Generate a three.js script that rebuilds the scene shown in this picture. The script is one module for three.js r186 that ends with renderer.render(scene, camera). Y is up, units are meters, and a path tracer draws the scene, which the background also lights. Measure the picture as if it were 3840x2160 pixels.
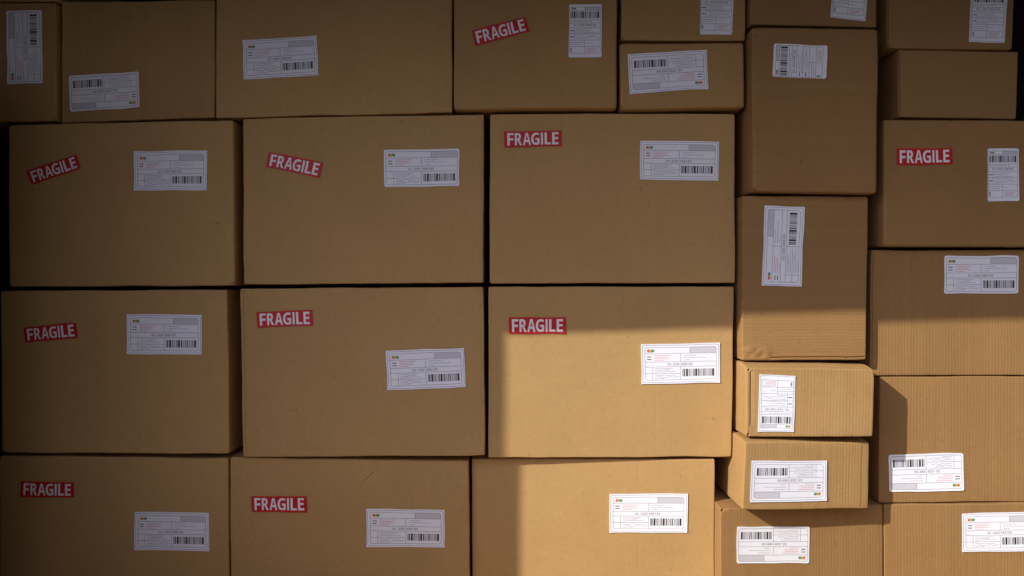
import * as THREE from 'three';

// ------------------------------------------------------------------ camera, sky, sun, exposure
const scene = new THREE.Scene();
const EYE = 1.47;                 // lens height above the road, metres
const FAR = 2.0;                  // lens to the front of the stack, metres
const camera = new THREE.PerspectiveCamera(2 * Math.atan(0.7245 / FAR) * 180 / Math.PI, 16 / 9, 0.05, 400);
camera.position.set(0, EYE, FAR);
camera.lookAt(0, EYE, 0);
scene.add(camera);

const renderer = new THREE.WebGLRenderer({ antialias: true });
renderer.setSize(1024, 576);
renderer.toneMapping = THREE.LinearToneMapping;
renderer.toneMappingExposure = 0.95;
renderer.shadowMap.enabled = true;
renderer.shadowMap.type = THREE.PCFSoftShadowMap;

const toSun = new THREE.Vector3(-1.5, 1.0, 1.0).normalize();
const sun = new THREE.DirectionalLight(new THREE.Color(1.0, 0.965, 0.895), 4.75);
sun.position.copy(toSun).multiplyScalar(8).add(new THREE.Vector3(0, EYE, 0));
sun.target.position.set(0, EYE, 0);
sun.castShadow = true;
sun.shadow.radius = 1;
sun.shadow.mapSize.set(4096, 4096);
Object.assign(sun.shadow.camera, { left: -3, right: 3, top: 3, bottom: -3, near: 0.5, far: 20 });
scene.add(sun, sun.target);

{ // clear sky: blue overhead, pale at the horizon, brighter towards the sun
  const W = 256, H = 128, d = new Float32Array(W * H * 4);
  for (let j = 0; j < H; j++) for (let i = 0; i < W; i++) {
    const th = ((i + 0.5) / W - 0.5) * 2 * Math.PI, ph = ((j + 0.5) / H - 0.5) * Math.PI;
    const x = Math.cos(ph) * Math.cos(th), y = Math.sin(ph), z = Math.cos(ph) * Math.sin(th);
    const up = Math.max(0, y), h = Math.pow(1 - up, 3);
    const a = Math.acos(Math.min(1, x * toSun.x + y * toSun.y + z * toSun.z));
    const g = 1.8 * Math.exp(-a * a / 0.45) + 0.42 * Math.exp(-a * a / 2.0);
    const k = (j * W + i) * 4;
    d[k] = 0.20 + 0.20 * h + g * 0.93; d[k + 1] = 0.21 + 0.20 * h + g * 0.90; d[k + 2] = 0.36 + 0.19 * h + g * 1.04; d[k + 3] = 1;
  }
  const t = new THREE.DataTexture(d, W, H, THREE.RGBAFormat, THREE.FloatType);
  t.mapping = THREE.EquirectangularReflectionMapping;
  t.magFilter = t.minFilter = THREE.LinearFilter;
  t.needsUpdate = true;
  scene.background = t;
  scene.environment = t;
}

// ------------------------------------------------------------------ helpers
let seed = 7;
const rnd = () => { seed |= 0; seed = seed + 0x6D2B79F5 | 0; let t = Math.imul(seed ^ seed >>> 15, 1 | seed); t = t + Math.imul(t ^ t >>> 7, 61 | t) ^ t; return ((t ^ t >>> 14) >>> 0) / 4294967296; };
const hash = (x, y, s = 0) => { let h = Math.imul(x | 0, 374761393) + Math.imul(y | 0, 668265263) + Math.imul(s | 0, 1442695041); h = Math.imul(h ^ h >>> 13, 1274126177); h ^= h >>> 16; return (h >>> 0) / 4294967296; };
const sm = (t) => t * t * (3 - 2 * t);
const clamp = (v, a, b) => Math.min(b, Math.max(a, v));
const step = (a, b, v) => sm(clamp((v - a) / (b - a), 0, 1));
function noise(x, y, s = 0, wrap = 0) {
  const X = Math.floor(x), Y = Math.floor(y), u = sm(x - X), v = sm(y - Y);
  const m = wrap ? (n) => ((n % wrap) + wrap) % wrap : (n) => n;
  const h = (i, j) => hash(m(X + i), m(Y + j), s);
  return ((h(0, 0) * (1 - u) + h(1, 0) * u) * (1 - v) + (h(0, 1) * (1 - u) + h(1, 1) * u) * v) * 2 - 1;
}
const taken = {};
const numbered = (n) => { const k = taken[n] = (taken[n] ?? -1) + 1; return k ? n + '_' + String(k).padStart(3, '0') : n; };
function add(o, parent = scene) { o.traverse((m) => { if (m.isMesh) m.castShadow = m.receiveShadow = true; }); parent.add(o); return o; }
function tag(o, label, category, group, kind) {
  Object.assign(o.userData, { label, category });
  if (group) o.userData.group = group;
  if (kind) o.userData.kind = kind;
  return o;
}
const lin2s = (v) => 255 * (v <= 0.0031308 ? 12.92 * v : 1.055 * Math.pow(v, 1 / 2.4) - 0.055);

// ------------------------------------------------------------------ textures
// kraft liner: fibres, faint mottling, specks and flute show-through; 1 m square, 1 mm a pixel
const N = 1024;
function kraft(s, flute, horizontalGrain) {
  const d = new Uint8Array(N * N * 4);
  const line = []; for (let i = 0; i < N; i++) line.push(0.6 * noise(i / 8, 3, s + 50, N / 8) + 0.4 * noise(i / 32, 9, s + 51, N / 32));
  for (let y = 0; y < N; y++) for (let x = 0; x < N; x++) {
    const fine = hash(x, y, s) - 0.5, fib = noise(x / 2, y / 8, s + 1, N / 2) * 0.5 + noise(x / 8, y / 2, s + 5, N / 2) * 0.5;
    const mid = noise(x / 16, y / 16, s + 2, N / 16), mid2 = noise(x / 4, y / 4, s + 6, N / 4), big = noise(x / 128, y / 128, s + 3, N / 128);
    let v = 0.90 + 0.085 * fine + 0.03 * fib + 0.018 * mid + 0.028 * mid2 + 0.030 * big + 0.016 * noise(x / 64, y / 64, s + 7, N / 64) + flute * line[x];
    const warm = 1 + 0.012 * noise(x / 64, y / 64, s + 4, N / 64);
    const k = (y * N + x) * 4;
    d[k] = lin2s(clamp(v, 0, 1)); d[k + 1] = lin2s(clamp(v / warm, 0, 1)); d[k + 2] = lin2s(clamp(v / warm / warm * (1 + 0.05 * fine), 0, 1)); d[k + 3] = 255;
  }
  for (let n = 0; n < 230; n++) { // specks and fibres in the recycled pulp
    const x0 = Math.floor(rnd() * N), y0 = Math.floor(rnd() * N), r = rnd() < 0.06 ? 1.8 + rnd() * 2.2 : 0.6 + rnd() * 0.9, dark = rnd() < 0.75 ? 0.55 + rnd() * 0.3 : 1.1;
    const f = r > 1.8 ? 0.82 : dark;
    for (let j = -5; j <= 5; j++) for (let i = -5; i <= 5; i++) if (i * i + j * j <= r * r) {
      const k = (((y0 + j + N) % N) * N + (x0 + i + N) % N) * 4;
      for (let c = 0; c < 3; c++) d[k + c] = clamp(d[k + c] * Math.pow(f, 0.55), 0, 255);
    }
  }
  const t = new THREE.DataTexture(d, N, N);
  t.colorSpace = THREE.SRGBColorSpace;
  t.wrapS = t.wrapT = THREE.RepeatWrapping; t.magFilter = THREE.LinearFilter; t.minFilter = THREE.LinearMipmapLinearFilter; t.generateMipmaps = true; t.needsUpdate = true;
  return t;
}
function fluteRelief(s) { // washboard relief of the flutes, pitch about 7.8 mm, uneven from flute to flute
  const d = new Uint8Array(N * N * 4);
  for (let y = 0; y < N; y++) for (let x = 0; x < N; x++) {
    const f = x / 8, k = Math.floor(f), amp = 0.35 + 0.65 * hash(k, 0, s), wig = noise(x / 32, y / 64, s + 2, N / 64);
    const v = 0.5 + 0.22 * amp * Math.cos(2 * Math.PI * f + 0.5 * wig) + 0.26 * noise(x / 16, 5, s + 3, N / 16) + 0.07 * noise(x / 4, y / 4, s + 4, N / 4) + 0.05 * (hash(x, y, s) - 0.5);
    const p = (y * N + x) * 4; d[p] = d[p + 1] = d[p + 2] = clamp(v, 0, 1) * 255; d[p + 3] = 255;
  }
  const t = new THREE.DataTexture(d, N, N);
  t.wrapS = t.wrapT = THREE.RepeatWrapping; t.magFilter = THREE.LinearFilter; t.minFilter = THREE.LinearMipmapLinearFilter; t.generateMipmaps = true; t.needsUpdate = true;
  return t;
}
const kraftSmooth = kraft(11, 0.004), kraftFluted = kraft(23, 0.042), relief = fluteRelief(5);

function canvasTexture(w, h, draw) {
  const c = document.createElement('canvas'); c.width = w; c.height = h;
  const g = c.getContext('2d'); draw(g, w, h);
  const t = new THREE.CanvasTexture(c); t.colorSpace = THREE.SRGBColorSpace; t.anisotropy = 8; t.generateMipmaps = true; t.minFilter = THREE.LinearMipmapLinearFilter;
  return t;
}
const INK = '#3c3a42', PAPER = '#f7f8ff';
function paper(g, w, h) {
  g.fillStyle = PAPER; g.fillRect(0, 0, w, h);
  let s = 99; for (let i = 0; i < 5000; i++) { s = Math.imul(s, 1664525) + 1013904223 | 0; const x = (s >>> 8) % w, y = (s >>> 20) % h; g.fillStyle = i % 2 ? 'rgba(200,200,208,.16)' : 'rgba(255,255,255,.25)'; g.fillRect(x, y, 2, 2); }
}
function rr(g, x, y, w, h, r) { g.beginPath(); g.roundRect(x, y, w, h, r); g.stroke(); }
function ln(g, x0, y0, x1, y1) { g.beginPath(); g.moveTo(x0, y0); g.lineTo(x1, y1); g.stroke(); }
function squiggle(g, x0, x1, y, s, amp = 3) {
  g.beginPath(); g.moveTo(x0, y + 2);
  const len = x1 - x0, q = Math.max(4, Math.round(len / 11));
  for (let i = 1; i <= q; i++) g.lineTo(x0 + len * i / q, y + amp * noise(i * 0.9, s, 31) * (i % 2 ? 1.4 : 1) + amp * (i / q - 0.5) * noise(s, 2, 7));
  g.stroke();
}
function dots(g, x, y, w, h) { // printed halftone field
  g.fillStyle = '#dddce3'; g.fillRect(x, y, w, h); g.fillStyle = '#a3a2ab';
  for (let j = 0; j * 5 < h - 2; j++) for (let i = 0; i * 5 < w - 2; i++) g.fillRect(x + 1 + i * 5 + (j % 2) * 2, y + 1 + j * 5, 2, 2);
}
const BARS = [[0, 6], [12, 24], [34, 54], [62, 66], [71, 77], [85, 88], [94, 96], [104, 109], [114, 122], [128, 148], [158, 170], [178, 181], [186, 189], [194, 197], [206, 214], [221, 231], [240, 243], [248, 251], [258, 261], [267, 270], [275, 280], [286, 292], [299, 319]];
function barcode(g, x, y, w, h) { g.fillStyle = '#37322f'; for (const [a, b] of BARS) g.fillRect(x + a / 319 * w, y, Math.max(1.6, (b - a) / 319 * w), h); }
function circles(g, x, y, r, gap) { ['#dd5a48', '#e0b03a', '#2f9a72'].forEach((c, i) => { g.globalAlpha = i === 1 ? 0.95 : 0.9; g.fillStyle = c; g.beginPath(); g.arc(x + i * gap, y, r, 0, 7); g.fill(); }); g.globalAlpha = 1; }
function code(g, cx, cy, w, h) {
  g.save(); g.font = '40px monospace'; g.textBaseline = 'alphabetic';
  const s = 'XX-XX01X0010X', m = g.measureText(s).width;
  g.translate(cx - w / 2, cy + h / 2); g.scale(w / m, h / 29); g.fillStyle = INK; g.fillText(s, 0, 0);
  g.strokeStyle = INK; g.lineWidth = 2.2;
  [...s].forEach((c, i) => { if (c === '0') { const x = (i + 0.5) * m / s.length; ln(g, x - 3, -9, x + 3, -20); } });
  g.restore();
}
function wideLabel(border) { // landscape label; every number is in the label's own drawing of 718 x 330
  return canvasTexture(800, border ? 428 : 400, (g, w, h) => {
    paper(g, w, h); g.strokeStyle = INK; g.lineWidth = 2.6;
    if (border) { rr(g, 13, 15, w - 26, h - 30, 24); }
    const ix = border ? 38 : 20, iy = border ? 40 : 22, iw = w - 2 * ix, ih = h - 2 * iy;
    g.save(); g.translate(ix, iy); g.scale(iw / 718, ih / 330);
    g.save(); g.beginPath(); g.roundRect(0, 0, 718, 330, 22); g.clip(); dots(g, 454, 0, 264, 62); g.restore();
    rr(g, 0, 0, 718, 330, 22);
    for (const y of [62, 147, 197]) ln(g, 0, y, 718, y);
    ln(g, 0, 265, 358, 265); ln(g, 454, 0, 454, 62); ln(g, 358, 62, 358, 147); ln(g, 358, 197, 358, 330); ln(g, 76, 197, 76, 330);
    circles(g, 37, 33, 15.5, 21);
    g.fillStyle = '#37322f'; g.fillRect(21, 89, 44, 8); g.fillRect(21, 115, 44, 8);
    g.strokeStyle = '#d98a88'; g.lineWidth = 4.2;
    ln(g, 93, 80, 261, 80); ln(g, 93, 97, 231, 97); ln(g, 93, 114, 241, 114); ln(g, 93, 132, 188, 132);
    g.strokeStyle = '#6a6870'; g.lineWidth = 2.6;
    squiggle(g, 391, 519, 85, 1, 3); squiggle(g, 391, 613, 107, 2, 4); squiggle(g, 396, 453, 129, 3, 2);
    squiggle(g, 96, 281, 214, 4, 4); squiggle(g, 96, 254, 229, 5, 4); squiggle(g, 96, 308, 245, 6, 6);
    squiggle(g, 96, 304, 283, 7, 6); squiggle(g, 96, 344, 300, 8, 5); squiggle(g, 96, 194, 316, 9, 3);
    code(g, 351, 173, 262, 25);
    barcode(g, 377, 222, 319, 75);
    g.restore();
  });
}
function tallLabel(border) { // portrait label; numbers are in a drawing of 330 x 532
  return canvasTexture(396, border ? 624 : 638, (g, w, h) => {
    paper(g, w, h); g.strokeStyle = INK; g.lineWidth = 2.4;
    g.save();
    if (border) { rr(g, 11, 11, w - 22, h - 22, 18); g.translate(14, 10); g.scale((w - 28) / 330, (h - 20) / 532); } else g.scale(w / 330, h / 532);
    dots(g, 161, 27, 155, 33);
    rr(g, 6, 27, 310, 463, 2);
    for (const y of [60, 158, 188, 233, 295, 360, 425]) ln(g, 6, y, 316, y);
    ln(g, 161, 27, 161, 60); ln(g, 226, 158, 226, 188); ln(g, 60, 233, 60, 360); ln(g, 6, 385, 158, 385); ln(g, 158, 360, 158, 490);
    circles(g, 33, 43, 10.5, 13.5);
    barcode(g, 16, 72, 289, 68);
    code(g, 160, 209, 232, 21);
    g.fillStyle = '#37322f'; g.fillRect(15, 261, 37, 8); g.fillRect(15, 323, 37, 8);
    g.strokeStyle = '#6a6870'; g.lineWidth = 2.4;
    squiggle(g, 16, 208, 172, 11, 3);
    squiggle(g, 76, 236, 250, 12, 3); squiggle(g, 76, 216, 265, 13, 3); squiggle(g, 76, 263, 282, 14, 5);
    squiggle(g, 76, 263, 312, 15, 5); squiggle(g, 76, 298, 330, 16, 4); squiggle(g, 76, 163, 345, 17, 3);
    squiggle(g, 18, 130, 404, 18, 3); squiggle(g, 173, 223, 392, 19, 2);
    g.strokeStyle = '#d98a88'; g.lineWidth = 3.4;
    ln(g, 175, 441, 296, 441); ln(g, 175, 454, 275, 454); ln(g, 175, 466, 281, 466); ln(g, 175, 477, 243, 477);
    g.fillStyle = '#2f9a72'; g.beginPath(); g.roundRect(18, 435, 13, 42, 6); g.fill();
    g.restore();
  });
}
const fragileTexture = canvasTexture(568, 164, (g, w, h) => {
  g.fillStyle = '#c81412'; g.fillRect(0, 0, w, h);
  g.font = 'bold 170px sans-serif'; g.textBaseline = 'alphabetic'; g.fillStyle = '#f3f1f1'; g.strokeStyle = '#f3f1f1'; g.lineWidth = 5; g.lineJoin = 'miter';
  // letter by letter, to the widths and places the sticker has
  const L = [['F', 31, 93], ['R', 105, 177], ['A', 184, 264], ['G', 267, 349], ['I', 364, 384], ['L', 399, 462], ['E', 474, 538]];
  for (const [c, x0, x1] of L) {
    if (c === 'I') { g.fillRect(x0, 18, x1 - x0, 126); continue; }
    const m = g.measureText(c), l = -m.actualBoundingBoxLeft, r = m.actualBoundingBoxRight, top = m.actualBoundingBoxAscent, bot = m.actualBoundingBoxDescent;
    g.save(); g.translate(x0, 18); g.scale((x1 - x0) / (r - l), 126 / (top + bot)); g.translate(-l, top); g.fillText(c, 0, 0); g.restore();
  }
});

// ------------------------------------------------------------------ materials
const kraftMaterials = {};
function cardboard(tone, fluted) {
  const key = tone + (fluted ? 'f' : 's');
  return kraftMaterials[key] ??= new THREE.MeshStandardMaterial({
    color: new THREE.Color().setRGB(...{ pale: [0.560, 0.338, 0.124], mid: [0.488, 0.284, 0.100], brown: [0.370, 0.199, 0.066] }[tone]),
    map: fluted ? kraftFluted : kraftSmooth, bumpMap: relief, bumpScale: fluted ? 0.00062 : 0.00015, roughness: 0.82,
  });
}
const paperMaterial = (t) => new THREE.MeshStandardMaterial({ map: t, roughness: 0.62 });
const LABELS = { A: paperMaterial(wideLabel(true)), a: paperMaterial(wideLabel(false)), B: paperMaterial(tallLabel(true)), b: paperMaterial(tallLabel(false)) };
const fragileMaterial = new THREE.MeshPhysicalMaterial({ map: fragileTexture, roughness: 0.55 });
const metal = (r, g, b, rough = 0.7) => new THREE.MeshStandardMaterial({ color: new THREE.Color().setRGB(r, g, b), roughness: rough });
const M = { yard: metal(0.07, 0.066, 0.06, 0.95), wall: metal(0.045, 0.052, 0.042), roof: metal(0.035, 0.037, 0.036), floor: metal(0.46, 0.30, 0.15, 0.8), frame: metal(0.04, 0.042, 0.045), road: metal(0.06, 0.06, 0.062, 0.95), torn: new THREE.MeshStandardMaterial({ color: new THREE.Color().setRGB(0.56, 0.345, 0.13), roughness: 0.95 }) };

// ------------------------------------------------------------------ the setting: cargo bay of a van, open at the back
const block = (name, x0, x1, y0, y1, z0, z1, mat, parent) => {
  const m = new THREE.Mesh(new THREE.BoxGeometry(x1 - x0, y1 - y0, z1 - z0), mat); m.name = name;
  m.position.set((x0 + x1) / 2, (y0 + y1) / 2, (z0 + z1) / 2); return add(m, parent);
};
const FLOOR = EYE - 0.858, DOOR = 0.95;
const setting = (o) => { o.userData.kind = 'structure'; return o; };
setting(block('road', -60, 60, -0.05, 0, -60, 60, M.road));
setting(block('cargo_floor', -1.50, 1.50, FLOOR - 0.06, FLOOR, -1.3, DOOR, M.floor));
setting(block('cargo_wall', -1.50, -1.44, FLOOR + 0.002, EYE + 1.04, -1.3, DOOR, M.wall)).name = 'wall_left';
setting(block('cargo_wall', 1.44, 1.50, FLOOR + 0.002, EYE + 1.04, -1.3, DOOR, M.wall)).name = 'wall_right';
setting(block('wall_back', -1.438, 1.438, FLOOR + 0.002, EYE + 1.04, -1.3, -1.24, M.wall));
setting(block('ceiling', -1.50, 1.50, EYE + 1.042, EYE + 1.10, -1.3, DOOR, M.roof));
{ // header over the door: its lower edge draws the top of the sunlit patch
  const yl = EYE - 0.118 + DOOR + 0.0, sl = 0.026, s = new THREE.Shape();
  const at = (x) => yl + sl * (x + 1.43);
  s.moveTo(-1.438, at(-1.438)); s.lineTo(1.438, at(1.438)); s.lineTo(1.438, EYE + 1.04); s.lineTo(-1.438, EYE + 1.04);
  const m = new THREE.Mesh(new THREE.ExtrudeGeometry(s, { depth: 0.05, bevelEnabled: false }), M.frame);
  m.name = 'door_header'; m.position.z = DOOR - 0.05; setting(add(m));
}
setting(block('tailgate', -1.436, 1.436, FLOOR + 0.002, FLOOR + 0.44, DOOR + 0.004, DOOR + 0.05, M.frame));
{ // the door on one side stands open, straight out from its hinges
  const d = new THREE.Group(); d.name = 'van_door'; d.position.set(1.47, FLOOR, DOOR + 0.01);
  tag(d, 'dark van door standing open beside the stack of boxes', 'door');
  block('door_panel', -0.025, 0.025, 0, 1.8, 0.01, 1.35, M.frame, d);
  block('handle', -0.05, -0.026, 0.8, 0.92, 1.2, 1.24, M.wall, d);
  scene.add(d);
}

{ // steel locker against the van wall; it keeps the daylight off that end of the stack
  const d = new THREE.Group(); d.name = 'steel_locker'; d.position.set(-1.255, FLOOR, 0.51);
  tag(d, 'dark steel locker standing against the van wall in front of the boxes', 'locker');
  block('cabinet', -0.184, 0.088, 0.004, 1.42, -0.19, 0.19, M.frame, d);
  block('door', 0.089, 0.101, 0.05, 1.36, -0.175, 0.175, M.wall, d);
  block('handle', 0.102, 0.115, 0.9, 1.02, 0.13, 0.15, M.roof, d);
  scene.add(d);
}
{ // the yard wall that the van stands beside
  const d = block('yard_wall', 1.75, 2.0, 0.002, 4.5, -4, 9, M.yard); tag(d, 'tall dark yard wall alongside the van', 'wall');
}

// ------------------------------------------------------------------ the boxes
// positions were read off the photograph in a frame of 2576 x 1449; one unit is 1 mm at the front of the stack
const place = (px, py, z) => new THREE.Vector3((px - 1288) * 0.001 * (FAR - z) / FAR, EYE + (724.5 - py) * 0.001 * (FAR - z) / FAR, z);

function samples(L, r, cell, extra) {
  const s = [0, 0.3 * r, 0.65 * r, r], n = Math.max(2, Math.round((L - 2 * r) / cell));
  for (let i = 1; i < n; i++) s.push(r + (L - 2 * r) * i / n);
  s.push(L - r, L - 0.65 * r, L - 0.3 * r, L, ...extra.filter((v) => v > r && v < L - r));
  s.sort((a, b) => a - b);
  return s.filter((v, i) => !i || v - s[i - 1] > 1e-4);
}

function boxBody(o, W, H, D, corner, id) {
  const r = o.r ?? 0.0032, gx = [], gy = [];
  for (const g of o.grooves ?? []) for (const k of [-1, -0.45, 0.45, 1]) (g.v ? gx : gy).push((g.v ?? g.h) + k * g.w);
  for (const g of o.grooves ?? []) if (g.v) gy.push(g.a, g.a + 0.002, g.b, g.b - 0.002); else gx.push(g.a, g.a + 0.002, g.b, g.b - 0.002);
  for (const c of o.crush ?? []) for (let k = -8; k <= 8; k++) { gx.push(c.x + c.rx * k / 8); gy.push(c.y + c.ry * k / 8); }
  for (const n of o.notches ?? []) { const x = n.includes('l') ? 0 : W, y = n.includes('b') ? 0 : H; for (const k of [0.0055, 0.007, 0.0035]) { gx.push(Math.abs(x - k)); gy.push(Math.abs(y - k * 1.2)); } }
  const xs = samples(W, r, 0.022, gx), ys = samples(H, r, 0.022, gy), zs = samples(D, r, 0.045, [0.012, 0.025]);
  const P = [], UV = [], I = [], uo = rnd(), vo = rnd();
  const front = (x, y) => { // relief of the front panel, metres towards the viewer
    const e = Math.min(1, 14 * Math.min(x, W - x) / W) * Math.min(1, 14 * Math.min(y, H - y) / H);
    let d = (o.bulge ?? 0.002) * e * (noise(x * 4.2 + id * 7.1, y * 4.2, 3) * 0.7 + noise(x * 11, y * 11 + id, 4) * 0.22 + 0.25);
    for (const g of o.grooves ?? []) {
      const t = g.v ? Math.abs(x - g.v) / g.w : Math.abs(y - g.h) / g.w, s = g.v ? y : x;
      if (t < 1 && s >= g.a && s <= g.b) d -= g.d * (1 - step(0.4, 1, t));
    }
    for (const c of o.crush ?? []) {
      const q = 1 - Math.hypot((x - c.x) / c.rx, (y - c.y) / c.ry);
      if (q > 0) d += c.d * Math.min(1, q * 2.2) * (0.6 + 1.1 * noise(x * 62, y * 75, 8) + 0.5 * noise(x * 150, y * 150, 9));
    }
    for (const n of o.notches ?? []) {
      const x0 = n.includes('l') ? x : W - x, y0 = n.includes('b') ? y : H - y;
      if (x0 < 0.0056 && x0 > 0.001 && y0 < 0.0067 && y0 > 0.001) d -= 0.007;
    }
    return d;
  };
  const vertex = (x, y, z, u, v) => { // x right, y up, z back from the front panel
    const cx = clamp(x, r, W - r), cy = clamp(y, r, H - r), cz = clamp(z, r, D - r);
    const n = new THREE.Vector3(x - cx, y - cy, z - cz).normalize().multiplyScalar(r);
    let X = cx + n.x, Y = cy + n.y, Z = cz + n.z;
    if (z < r * 0.9) Z -= front(x, y) * (1 - Math.max(0, z) / r);
    // edges are never quite straight, corners a little knocked in
    const wob = 0.0011, ex = Math.abs(x / W - 0.5) * 2, ey = Math.abs(y / H - 0.5) * 2;
    X += wob * noise(y * 9 + id * 3.3, z * 6, x < W / 2 ? 21 : 22) * ex * ex + 0.00035 * noise(y * 128, id, 24) * ex ** 8;
    Y += wob * noise(x * 9 + id * 5.7, z * 6, y < H / 2 ? 31 : 32) * ey * ey + 0.00045 * noise(x * 128, id, 34) * ey ** 8;
    const ck = Math.exp(-((Math.min(x, W - x) ** 2 + Math.min(y, H - y) ** 2 + z * z) / 0.00025)) * 0.0009 * hash(id, x < W / 2 ? 1 : 2, y < H / 2 ? 3 : 4);
    X += ck * (x < W / 2 ? 1 : -1); Y += ck * (y < H / 2 ? 1 : -1); Z += ck;
    if (o.rise && y > H / 2) Y += o.rise * clamp((z - 0.002) / (o.riseTo ?? 0.05), 0, 1) * (2 * y / H - 1);
    const p = corner(X / W, Y / H); p.z -= Z;
    P.push(p.x, p.y, p.z); UV.push((o.turned ? v : u) + uo, (o.turned ? u : v) + vo);
  };
  const face = (A, B, f) => {
    const b = P.length / 3, n = B.length;
    for (const a of A) for (const c of B) f(a, c);
    for (let i = 0; i < A.length - 1; i++) for (let j = 0; j < n - 1; j++) { const k = b + i * n + j; I.push(k, k + n, k + n + 1, k, k + n + 1, k + 1); }
  };
  const panels = [];
  const panel = (name, A, B, f) => { const v = P.length / 3, i = I.length; face(A, B, f); panels.push([name, v, P.length / 3, i, I.length]); };
  panel('front_panel', xs, ys, (x, y) => vertex(x, y, 0, x, y));
  panel('back_panel', ys, xs, (y, x) => vertex(x, y, D, x, y));
  panel('side_panel', ys, zs, (y, z) => vertex(0, y, z, -z, y));
  panel('side_panel', zs, ys, (z, y) => vertex(W, y, z, W + z, y));
  panel('bottom_flap', zs, xs, (z, x) => vertex(x, 0, z, x, -z));
  panel('top_flap', xs, zs, (x, z) => vertex(x, H, z, x, H + z));
  const g = new THREE.BufferGeometry();
  g.setAttribute('position', new THREE.Float32BufferAttribute(P, 3));
  g.setIndex(I); g.computeVertexNormals();
  const nm = g.attributes.normal, sum = new Map(), key = (i) => Math.round(P[3 * i] * 2e4) + '/' + Math.round(P[3 * i + 1] * 2e4) + '/' + Math.round(P[3 * i + 2] * 2e4);
  for (let i = 0; i < nm.count; i++) { const k = key(i), s = sum.get(k) ?? sum.set(k, new THREE.Vector3()).get(k); s.add(new THREE.Vector3().fromBufferAttribute(nm, i)); }
  const NR = [];
  for (let i = 0; i < nm.count; i++) { const s = sum.get(key(i)).clone().normalize(); NR.push(s.x, s.y, s.z); }
  const parts = panels.map(([name, v0, v1, i0, i1]) => { // the folded sheet, panel by panel, with normals that run on round the folds
    const q = new THREE.BufferGeometry();
    q.setAttribute('position', new THREE.Float32BufferAttribute(P.slice(3 * v0, 3 * v1), 3));
    q.setAttribute('normal', new THREE.Float32BufferAttribute(NR.slice(3 * v0, 3 * v1), 3));
    q.setAttribute('uv', new THREE.Float32BufferAttribute(UV.slice(2 * v0, 2 * v1), 2));
    q.setIndex(I.slice(i0, i1).map((k) => k - v0));
    return [name, q];
  });
  return { parts, front };
}

// a paper label or sticker that lies on the front panel and follows it
function sheet(w, h, round, onFace, id, curl) {
  const rd = round ? (round === true ? 0.0045 : round) : 0.0006, grid = (L) => { const s = [0, rd * 0.3, rd * 0.7, rd], n = Math.max(4, Math.round(L / 0.014)); for (let i = 1; i < n; i++) s.push(rd + (L - 2 * rd) * i / n); return [...s, L - rd, L - rd * 0.7, L - rd * 0.3, L]; };
  const A = grid(w), B = grid(h), P = [], UV = [], I = [];
  const put = (x, y, lift) => {
    let X = x, Y = y; const cx = clamp(x, rd, w - rd), cy = clamp(y, rd, h - rd), dx = x - cx, dy = y - cy, q = Math.hypot(dx, dy), m = Math.max(Math.abs(dx), Math.abs(dy));
    if (q > 1e-9 && Math.abs(dx) > 1e-9 && Math.abs(dy) > 1e-9) { X = cx + dx * m / q; Y = cy + dy * m / q; }
    X += 0.0009 * noise(y * 26 + id, x < w / 2 ? 1 : 2, 41) * (2 * x / w - 1) ** 2; Y += 0.0011 * noise(x * 20 + id * 3, y < h / 2 ? 1 : 2, 42) * (2 * y / h - 1) ** 2;
    const ex = Math.abs(2 * x / w - 1), ey = Math.abs(2 * y / h - 1), up = curl * (Math.max(0, ex - 0.86) * 7 * hash(id, x < w / 2 ? 1 : 2, 5) + Math.max(0, ey - 0.82) * 5 * hash(id, y < h / 2 ? 1 : 2, 6)) + 0.0002 * (1 + noise(x * 45 + id, y * 45, 44));
    const p = onFace(X - w / 2, Y - h / 2, lift ? 0.0005 + up : 0.0001);
    P.push(p.x, p.y, p.z); UV.push(x / w, y / h);
  };
  const n = B.length, ring = [];
  for (const a of A) for (const b of B) put(a, b, true);
  for (let i = 0; i < A.length - 1; i++) for (let j = 0; j < n - 1; j++) { const k = i * n + j; I.push(k, k + n, k + n + 1, k, k + n + 1, k + 1); }
  for (let i = 0; i < A.length; i++) ring.push([i, 0]); for (let j = 1; j < n; j++) ring.push([A.length - 1, j]); for (let i = A.length - 2; i >= 0; i--) ring.push([i, n - 1]); for (let j = n - 2; j >= 0; j--) ring.push([0, j]);
  const b0 = P.length / 3;   // the paper's cut edge, down to the panel
  for (const [i, j] of ring) { put(A[i], B[j], true); put(A[i], B[j], false); }
  for (let k = 0; k < ring.length - 1; k++) { const t = b0 + 2 * k; I.push(t, t + 1, t + 2, t + 2, t + 1, t + 3); }
  const g = new THREE.BufferGeometry();
  g.setAttribute('position', new THREE.Float32BufferAttribute(P, 3)); g.setAttribute('uv', new THREE.Float32BufferAttribute(UV, 2)); g.setIndex(I); g.computeVertexNormals();
  return g;
}

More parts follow.
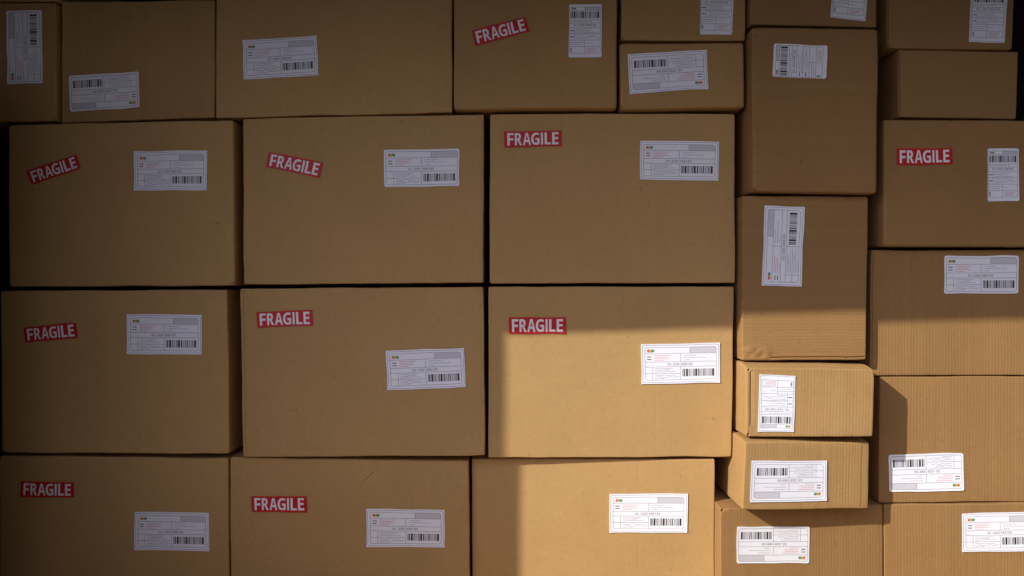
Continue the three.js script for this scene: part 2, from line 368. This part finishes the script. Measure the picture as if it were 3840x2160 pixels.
let boxCount = 0;
function carton(o) {
  const id = ++boxCount, [TL, TR, BR, BL] = o.q, zl = o.z[0] ?? o.z, zr = o.z[1] ?? o.z, D = o.deep ?? 0.36;
  const c = [place(...TL, zl), place(...TR, zr), place(...BR, zr), place(...BL, zl)];
  c[0].x += 0.0004; c[3].x += 0.0004; c[1].x -= 0.0004; c[2].x -= 0.0004;
  const W = (c[0].distanceTo(c[1]) + c[3].distanceTo(c[2])) / 2, H = (c[0].distanceTo(c[3]) + c[1].distanceTo(c[2])) / 2;
  const root = new THREE.Group(); root.name = numbered('cardboard_box');
  root.position.set((c[2].x + c[3].x) / 2, Math.min(c[2].y, c[3].y), (zl + zr) / 2 - D / 2);
  const corner = (u, v) => new THREE.Vector3().addScaledVector(c[3], (1 - u) * (1 - v)).addScaledVector(c[2], u * (1 - v)).addScaledVector(c[0], (1 - u) * v).addScaledVector(c[1], u * v).sub(root.position);
  const { parts, front } = boxBody(o, W, H, D, corner, id);
  let face;
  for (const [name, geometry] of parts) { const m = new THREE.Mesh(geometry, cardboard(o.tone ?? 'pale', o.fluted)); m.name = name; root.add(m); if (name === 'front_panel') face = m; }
  const sink = (px, py) => { // photograph point -> (u, v) on the front panel
    let u = 0.5, v = 0.5;
    for (let k = 0; k < 12; k++) {
      const p = corner(u, v).add(root.position), t = place(px, py, p.z), du = corner(u + 0.01, v).sub(corner(u, v)).multiplyScalar(100), dv = corner(u, v + 0.01).sub(corner(u, v)).multiplyScalar(100);
      const ex = t.x - p.x, ey = t.y - p.y, det = du.x * dv.y - dv.x * du.y;
      u += (ex * dv.y - dv.x * ey) / det; v += (du.x * ey - ex * du.y) / det;
    }
    return [u, v];
  };
  const stick = (name, s, mat, round, curl) => {
    const [px, py, w, h, deg] = s, [u0, v0] = sink(px, py), k = (FAR - (zl + (zr - zl) * u0)) / FAR * 0.001, a = -deg * Math.PI / 180;
    const g = sheet(w * k, h * k, round, (x, y, lift) => {
      const X = u0 * W + x * Math.cos(a) - y * Math.sin(a), Y = v0 * H + x * Math.sin(a) + y * Math.cos(a);
      const p = corner(X / W, Y / H); p.z += front(X, Y) + lift + 0.0009; return p;
    }, id * 13 + name.length, curl);
    const m = new THREE.Mesh(g, mat); m.name = name; face.add(m); return m;
  };
  if (o.ship) stick('shipping_label', o.ship.slice(1), LABELS[o.ship[0]], o.ship[0] === 'a' || o.ship[0] === 'b', 0.0012);
  if (o.fragile) stick('fragile_sticker', o.fragile, fragileMaterial, 0.0018, 0.0004);
  for (const s of o.scuffs ?? []) { // a torn sliver of liner, standing off along one edge
    const a = sink(s[0], s[1]), b = sink(s[2], s[3]), P = [], n = 9, I = [];
    for (let i = 0; i <= n; i++) {
      const t = i / n, X = (a[0] + (b[0] - a[0]) * t) * W, Y = (a[1] + (b[1] - a[1]) * t) * H, wd = s[4] * Math.sin(Math.PI * clamp(t * 0.96 + 0.02, 0, 1)) ** 0.6 * (0.8 + 0.35 * noise(i * 1.7, id, 61)), len = Math.hypot((b[0] - a[0]) * W, (b[1] - a[1]) * H);
      const nx = -(b[1] - a[1]) * H / len, ny = (b[0] - a[0]) * W / len;
      for (const [off, up] of [[0, 0.0016 * Math.sin(Math.PI * t)], [wd * 0.5, 0.0015 * Math.sin(Math.PI * t)], [wd, 0.0005], [0, 0.0004]]) {
        const p = corner((X + nx * off) / W, (Y + ny * off) / H); p.z += front(X + nx * off, Y + ny * off) + up + 0.0006; P.push(p.x, p.y, p.z);
      }
    }
    for (let i = 0; i < n; i++) for (const [p, q] of [[0, 1], [1, 2], [3, 0]]) { const k = i * 4; I.push(k + p, k + 4 + p, k + 4 + q, k + p, k + 4 + q, k + q); }
    const g = new THREE.BufferGeometry(); g.setAttribute('position', new THREE.Float32BufferAttribute(P, 3)); g.setIndex(I); g.computeVertexNormals();
    g.setAttribute('uv', new THREE.Float32BufferAttribute(new Float32Array(P.length / 3 * 2), 2));
    const m = new THREE.Mesh(g, M.torn); m.name = 'torn_scuff'; face.add(m);
  }
  tag(root, o.label, 'box', 'cardboard boxes stacked in the van');
  return add(root);
}

const UP = -90;
const boxes = [
  // bottom layer
  { q: [[-2, 1146], [574, 1154], [578, 1580], [-2, 1580]], z: [0.012, 0.0], ship: ['A', 433.5, 1336, 187, 96, 0.3], fragile: [120, 1231, 132, 38.8, 0.8], label: 'box with level fragile sticker, on the van floor beside the side wall' },
  { q: [[578, 1151], [1178, 1159], [1184, 1580], [581, 1580]], z: [-0.004, -0.012], ship: ['A', 1021, 1328, 196, 96.5, 0.4], fragile: [703, 1268, 139, 40, -0.3], scuffs: [[904, 1217, 953, 1175, 0.005], [1156.5, 1294, 1166, 1273, 0.003]], label: 'box with a torn diagonal scuff above its shipping label' },
  { q: [[1186, 1154.5], [1799, 1155], [1797, 1580], [1188, 1580]], z: [-0.032, -0.004], ship: ['A', 1631, 1290, 194, 97, 0.2], grooves: [{ v: 0.422, w: 0.003, d: 0.0003, a: 0.01, b: 0.41 }], label: 'large sunlit box without fragile sticker, half under the overhang of the box above' },
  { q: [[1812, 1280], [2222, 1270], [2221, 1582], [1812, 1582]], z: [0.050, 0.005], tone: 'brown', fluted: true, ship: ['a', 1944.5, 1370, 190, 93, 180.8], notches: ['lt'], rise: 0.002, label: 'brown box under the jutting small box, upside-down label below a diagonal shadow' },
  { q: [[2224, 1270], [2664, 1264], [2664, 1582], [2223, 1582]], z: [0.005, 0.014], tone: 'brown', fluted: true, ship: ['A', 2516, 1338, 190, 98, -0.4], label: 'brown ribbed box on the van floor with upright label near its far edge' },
  // third layer of the large boxes
  { q: [[0, 731], [572, 729], [577, 1142], [4, 1139]], z: [0.016, 0.010], r: 0.004, ship: ['A', 414.5, 841, 187, 100.5, 0.6], fragile: [128.5, 836.5, 132, 39, -5.2], label: 'large box with fragile sticker tipped up slightly, in deep shade by the side wall' },
  { q: [[603, 727], [1217, 721], [1221, 1146], [611, 1151]], z: [0.006, 0.012], ship: ['A', 1071.5, 928, 197.5, 99, -1.8], fragile: [717, 802, 141.5, 40.5, -1.2], grooves: [{ v: 0.0085, w: 0.0012, d: 0.002, a: 0.004, b: 0.41 }, { v: 0.603, w: 0.0014, d: 0.0012, a: 0.03, b: 0.42 }], label: 'shaded box with shipping label set much lower than its fragile sticker' },
  { q: [[1228, 720], [1846, 721], [1842, 1149], [1228, 1152]], z: [0.0, 0.001], ship: ['A', 1712, 914, 197.5, 100, -1.1], fragile: [1352, 819, 144, 41, -0.2], grooves: [{ v: 0.422, w: 0.003, d: 0.0003, a: 0.01, b: 0.41 }, { v: 0.0085, w: 0.0012, d: 0.0008, a: 0.02, b: 0.42 }], label: 'large half-sunlit box whose fragile sticker sits on the corner of the sunlight' },
  // second layer of the large boxes
  { q: [[20, 314], [588, 301], [590, 719], [22, 721]], z: [0.012, 0.014], ship: ['A', 430, 430, 183.5, 99, 0.4], fragile: [136, 427, 131, 38, -18], r: 0.005, notches: ['rb'], label: 'large shaded box with fragile sticker steeply tilted up, by the side wall' },
  { q: [[611, 298], [1217, 287], [1217, 712], [612, 716]], z: [0.0, 0.004], ship: ['a', 1061, 423, 188.5, 93.5, 0], fragile: [741.5, 415, 139, 39.5, 12.1], grooves: [{ v: 0.600, w: 0.0013, d: 0.0014, a: 0.02, b: 0.4 }], label: 'large box with fragile sticker sloping downward' },
  { q: [[1232, 286], [1849, 286], [1850, 711], [1232, 714]], z: [0.0, 0.002], ship: ['A', 1708.5, 404, 197.5, 98, 0.7], fragile: [1340.5, 349.5, 144, 40.5, -1.2], grooves: [{ v: 0.611, w: 0.0014, d: 0.0012, a: 0.02, b: 0.22 }], label: 'large shaded box with level fragile sticker near its top, standing on the half-sunlit box' },
  // top layer
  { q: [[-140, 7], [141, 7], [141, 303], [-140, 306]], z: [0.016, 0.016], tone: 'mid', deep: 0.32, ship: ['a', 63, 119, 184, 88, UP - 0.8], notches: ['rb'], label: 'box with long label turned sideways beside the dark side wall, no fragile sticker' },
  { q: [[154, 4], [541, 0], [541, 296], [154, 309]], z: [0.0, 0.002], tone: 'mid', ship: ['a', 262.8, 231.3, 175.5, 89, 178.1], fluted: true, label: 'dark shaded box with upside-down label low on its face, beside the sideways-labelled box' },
  { q: [[543, -112], [1138, -118], [1138, 282], [543, 296]], z: [0.004, 0.010], ship: ['A', 706, 146, 188.5, 98.5, -2.6], label: 'wide shaded box with upright label and no fragile sticker, in the uppermost layer' },
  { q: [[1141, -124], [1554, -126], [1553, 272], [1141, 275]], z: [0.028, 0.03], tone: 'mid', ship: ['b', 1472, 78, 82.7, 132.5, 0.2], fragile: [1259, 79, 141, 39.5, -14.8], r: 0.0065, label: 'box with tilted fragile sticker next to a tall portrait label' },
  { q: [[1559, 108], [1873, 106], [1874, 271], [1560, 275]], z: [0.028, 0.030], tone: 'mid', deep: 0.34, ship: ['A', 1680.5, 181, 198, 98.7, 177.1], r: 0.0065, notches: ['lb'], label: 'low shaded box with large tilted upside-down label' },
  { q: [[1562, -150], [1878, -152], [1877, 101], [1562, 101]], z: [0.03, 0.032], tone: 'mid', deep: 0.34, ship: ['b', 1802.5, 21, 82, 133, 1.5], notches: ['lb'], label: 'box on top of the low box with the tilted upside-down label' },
  // the narrow column
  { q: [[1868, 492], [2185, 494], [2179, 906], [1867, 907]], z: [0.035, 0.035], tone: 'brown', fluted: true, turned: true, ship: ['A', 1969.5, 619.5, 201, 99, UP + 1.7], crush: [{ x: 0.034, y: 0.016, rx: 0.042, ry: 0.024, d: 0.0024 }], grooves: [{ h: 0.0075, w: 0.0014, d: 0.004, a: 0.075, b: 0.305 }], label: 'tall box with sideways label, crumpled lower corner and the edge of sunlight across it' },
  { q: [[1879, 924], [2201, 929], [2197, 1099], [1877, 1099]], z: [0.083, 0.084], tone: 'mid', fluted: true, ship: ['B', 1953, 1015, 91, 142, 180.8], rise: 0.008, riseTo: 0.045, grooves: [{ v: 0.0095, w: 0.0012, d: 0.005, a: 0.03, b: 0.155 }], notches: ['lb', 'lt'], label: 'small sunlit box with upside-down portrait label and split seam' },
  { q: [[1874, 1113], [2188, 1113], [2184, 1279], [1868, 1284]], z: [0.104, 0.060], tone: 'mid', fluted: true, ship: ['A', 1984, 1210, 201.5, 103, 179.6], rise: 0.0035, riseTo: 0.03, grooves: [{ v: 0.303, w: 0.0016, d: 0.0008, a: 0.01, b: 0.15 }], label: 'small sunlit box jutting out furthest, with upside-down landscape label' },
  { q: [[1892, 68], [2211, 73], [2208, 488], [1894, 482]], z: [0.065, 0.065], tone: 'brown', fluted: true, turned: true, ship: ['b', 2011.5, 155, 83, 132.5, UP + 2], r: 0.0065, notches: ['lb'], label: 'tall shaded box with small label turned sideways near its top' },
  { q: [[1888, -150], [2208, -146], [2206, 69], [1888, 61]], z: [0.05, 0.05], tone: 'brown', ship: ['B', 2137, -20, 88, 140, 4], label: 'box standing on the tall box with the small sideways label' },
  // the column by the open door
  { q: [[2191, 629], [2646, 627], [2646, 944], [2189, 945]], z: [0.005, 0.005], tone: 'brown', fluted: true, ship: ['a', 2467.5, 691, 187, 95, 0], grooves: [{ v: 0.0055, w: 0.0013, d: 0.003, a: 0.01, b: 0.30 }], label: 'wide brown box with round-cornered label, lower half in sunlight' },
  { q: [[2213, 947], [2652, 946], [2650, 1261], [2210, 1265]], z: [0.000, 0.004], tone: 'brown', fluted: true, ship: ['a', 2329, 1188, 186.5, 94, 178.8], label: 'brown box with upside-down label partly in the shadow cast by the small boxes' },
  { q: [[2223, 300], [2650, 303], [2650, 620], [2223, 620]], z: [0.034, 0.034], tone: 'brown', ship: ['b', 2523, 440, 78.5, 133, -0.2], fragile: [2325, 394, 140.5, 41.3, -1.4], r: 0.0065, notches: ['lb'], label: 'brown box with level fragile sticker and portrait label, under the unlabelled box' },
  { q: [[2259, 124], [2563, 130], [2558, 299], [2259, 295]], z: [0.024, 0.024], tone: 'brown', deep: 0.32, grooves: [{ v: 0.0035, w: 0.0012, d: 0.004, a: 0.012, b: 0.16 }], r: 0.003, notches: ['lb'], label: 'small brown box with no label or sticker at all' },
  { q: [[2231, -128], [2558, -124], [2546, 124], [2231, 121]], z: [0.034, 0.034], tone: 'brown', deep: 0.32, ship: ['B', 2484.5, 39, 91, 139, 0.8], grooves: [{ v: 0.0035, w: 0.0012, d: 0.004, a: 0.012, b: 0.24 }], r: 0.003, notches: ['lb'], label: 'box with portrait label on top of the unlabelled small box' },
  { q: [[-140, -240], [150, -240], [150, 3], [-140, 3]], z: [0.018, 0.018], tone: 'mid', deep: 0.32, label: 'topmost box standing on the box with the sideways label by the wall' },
];
for (const b of boxes) carton(b);

renderer.render(scene, camera);
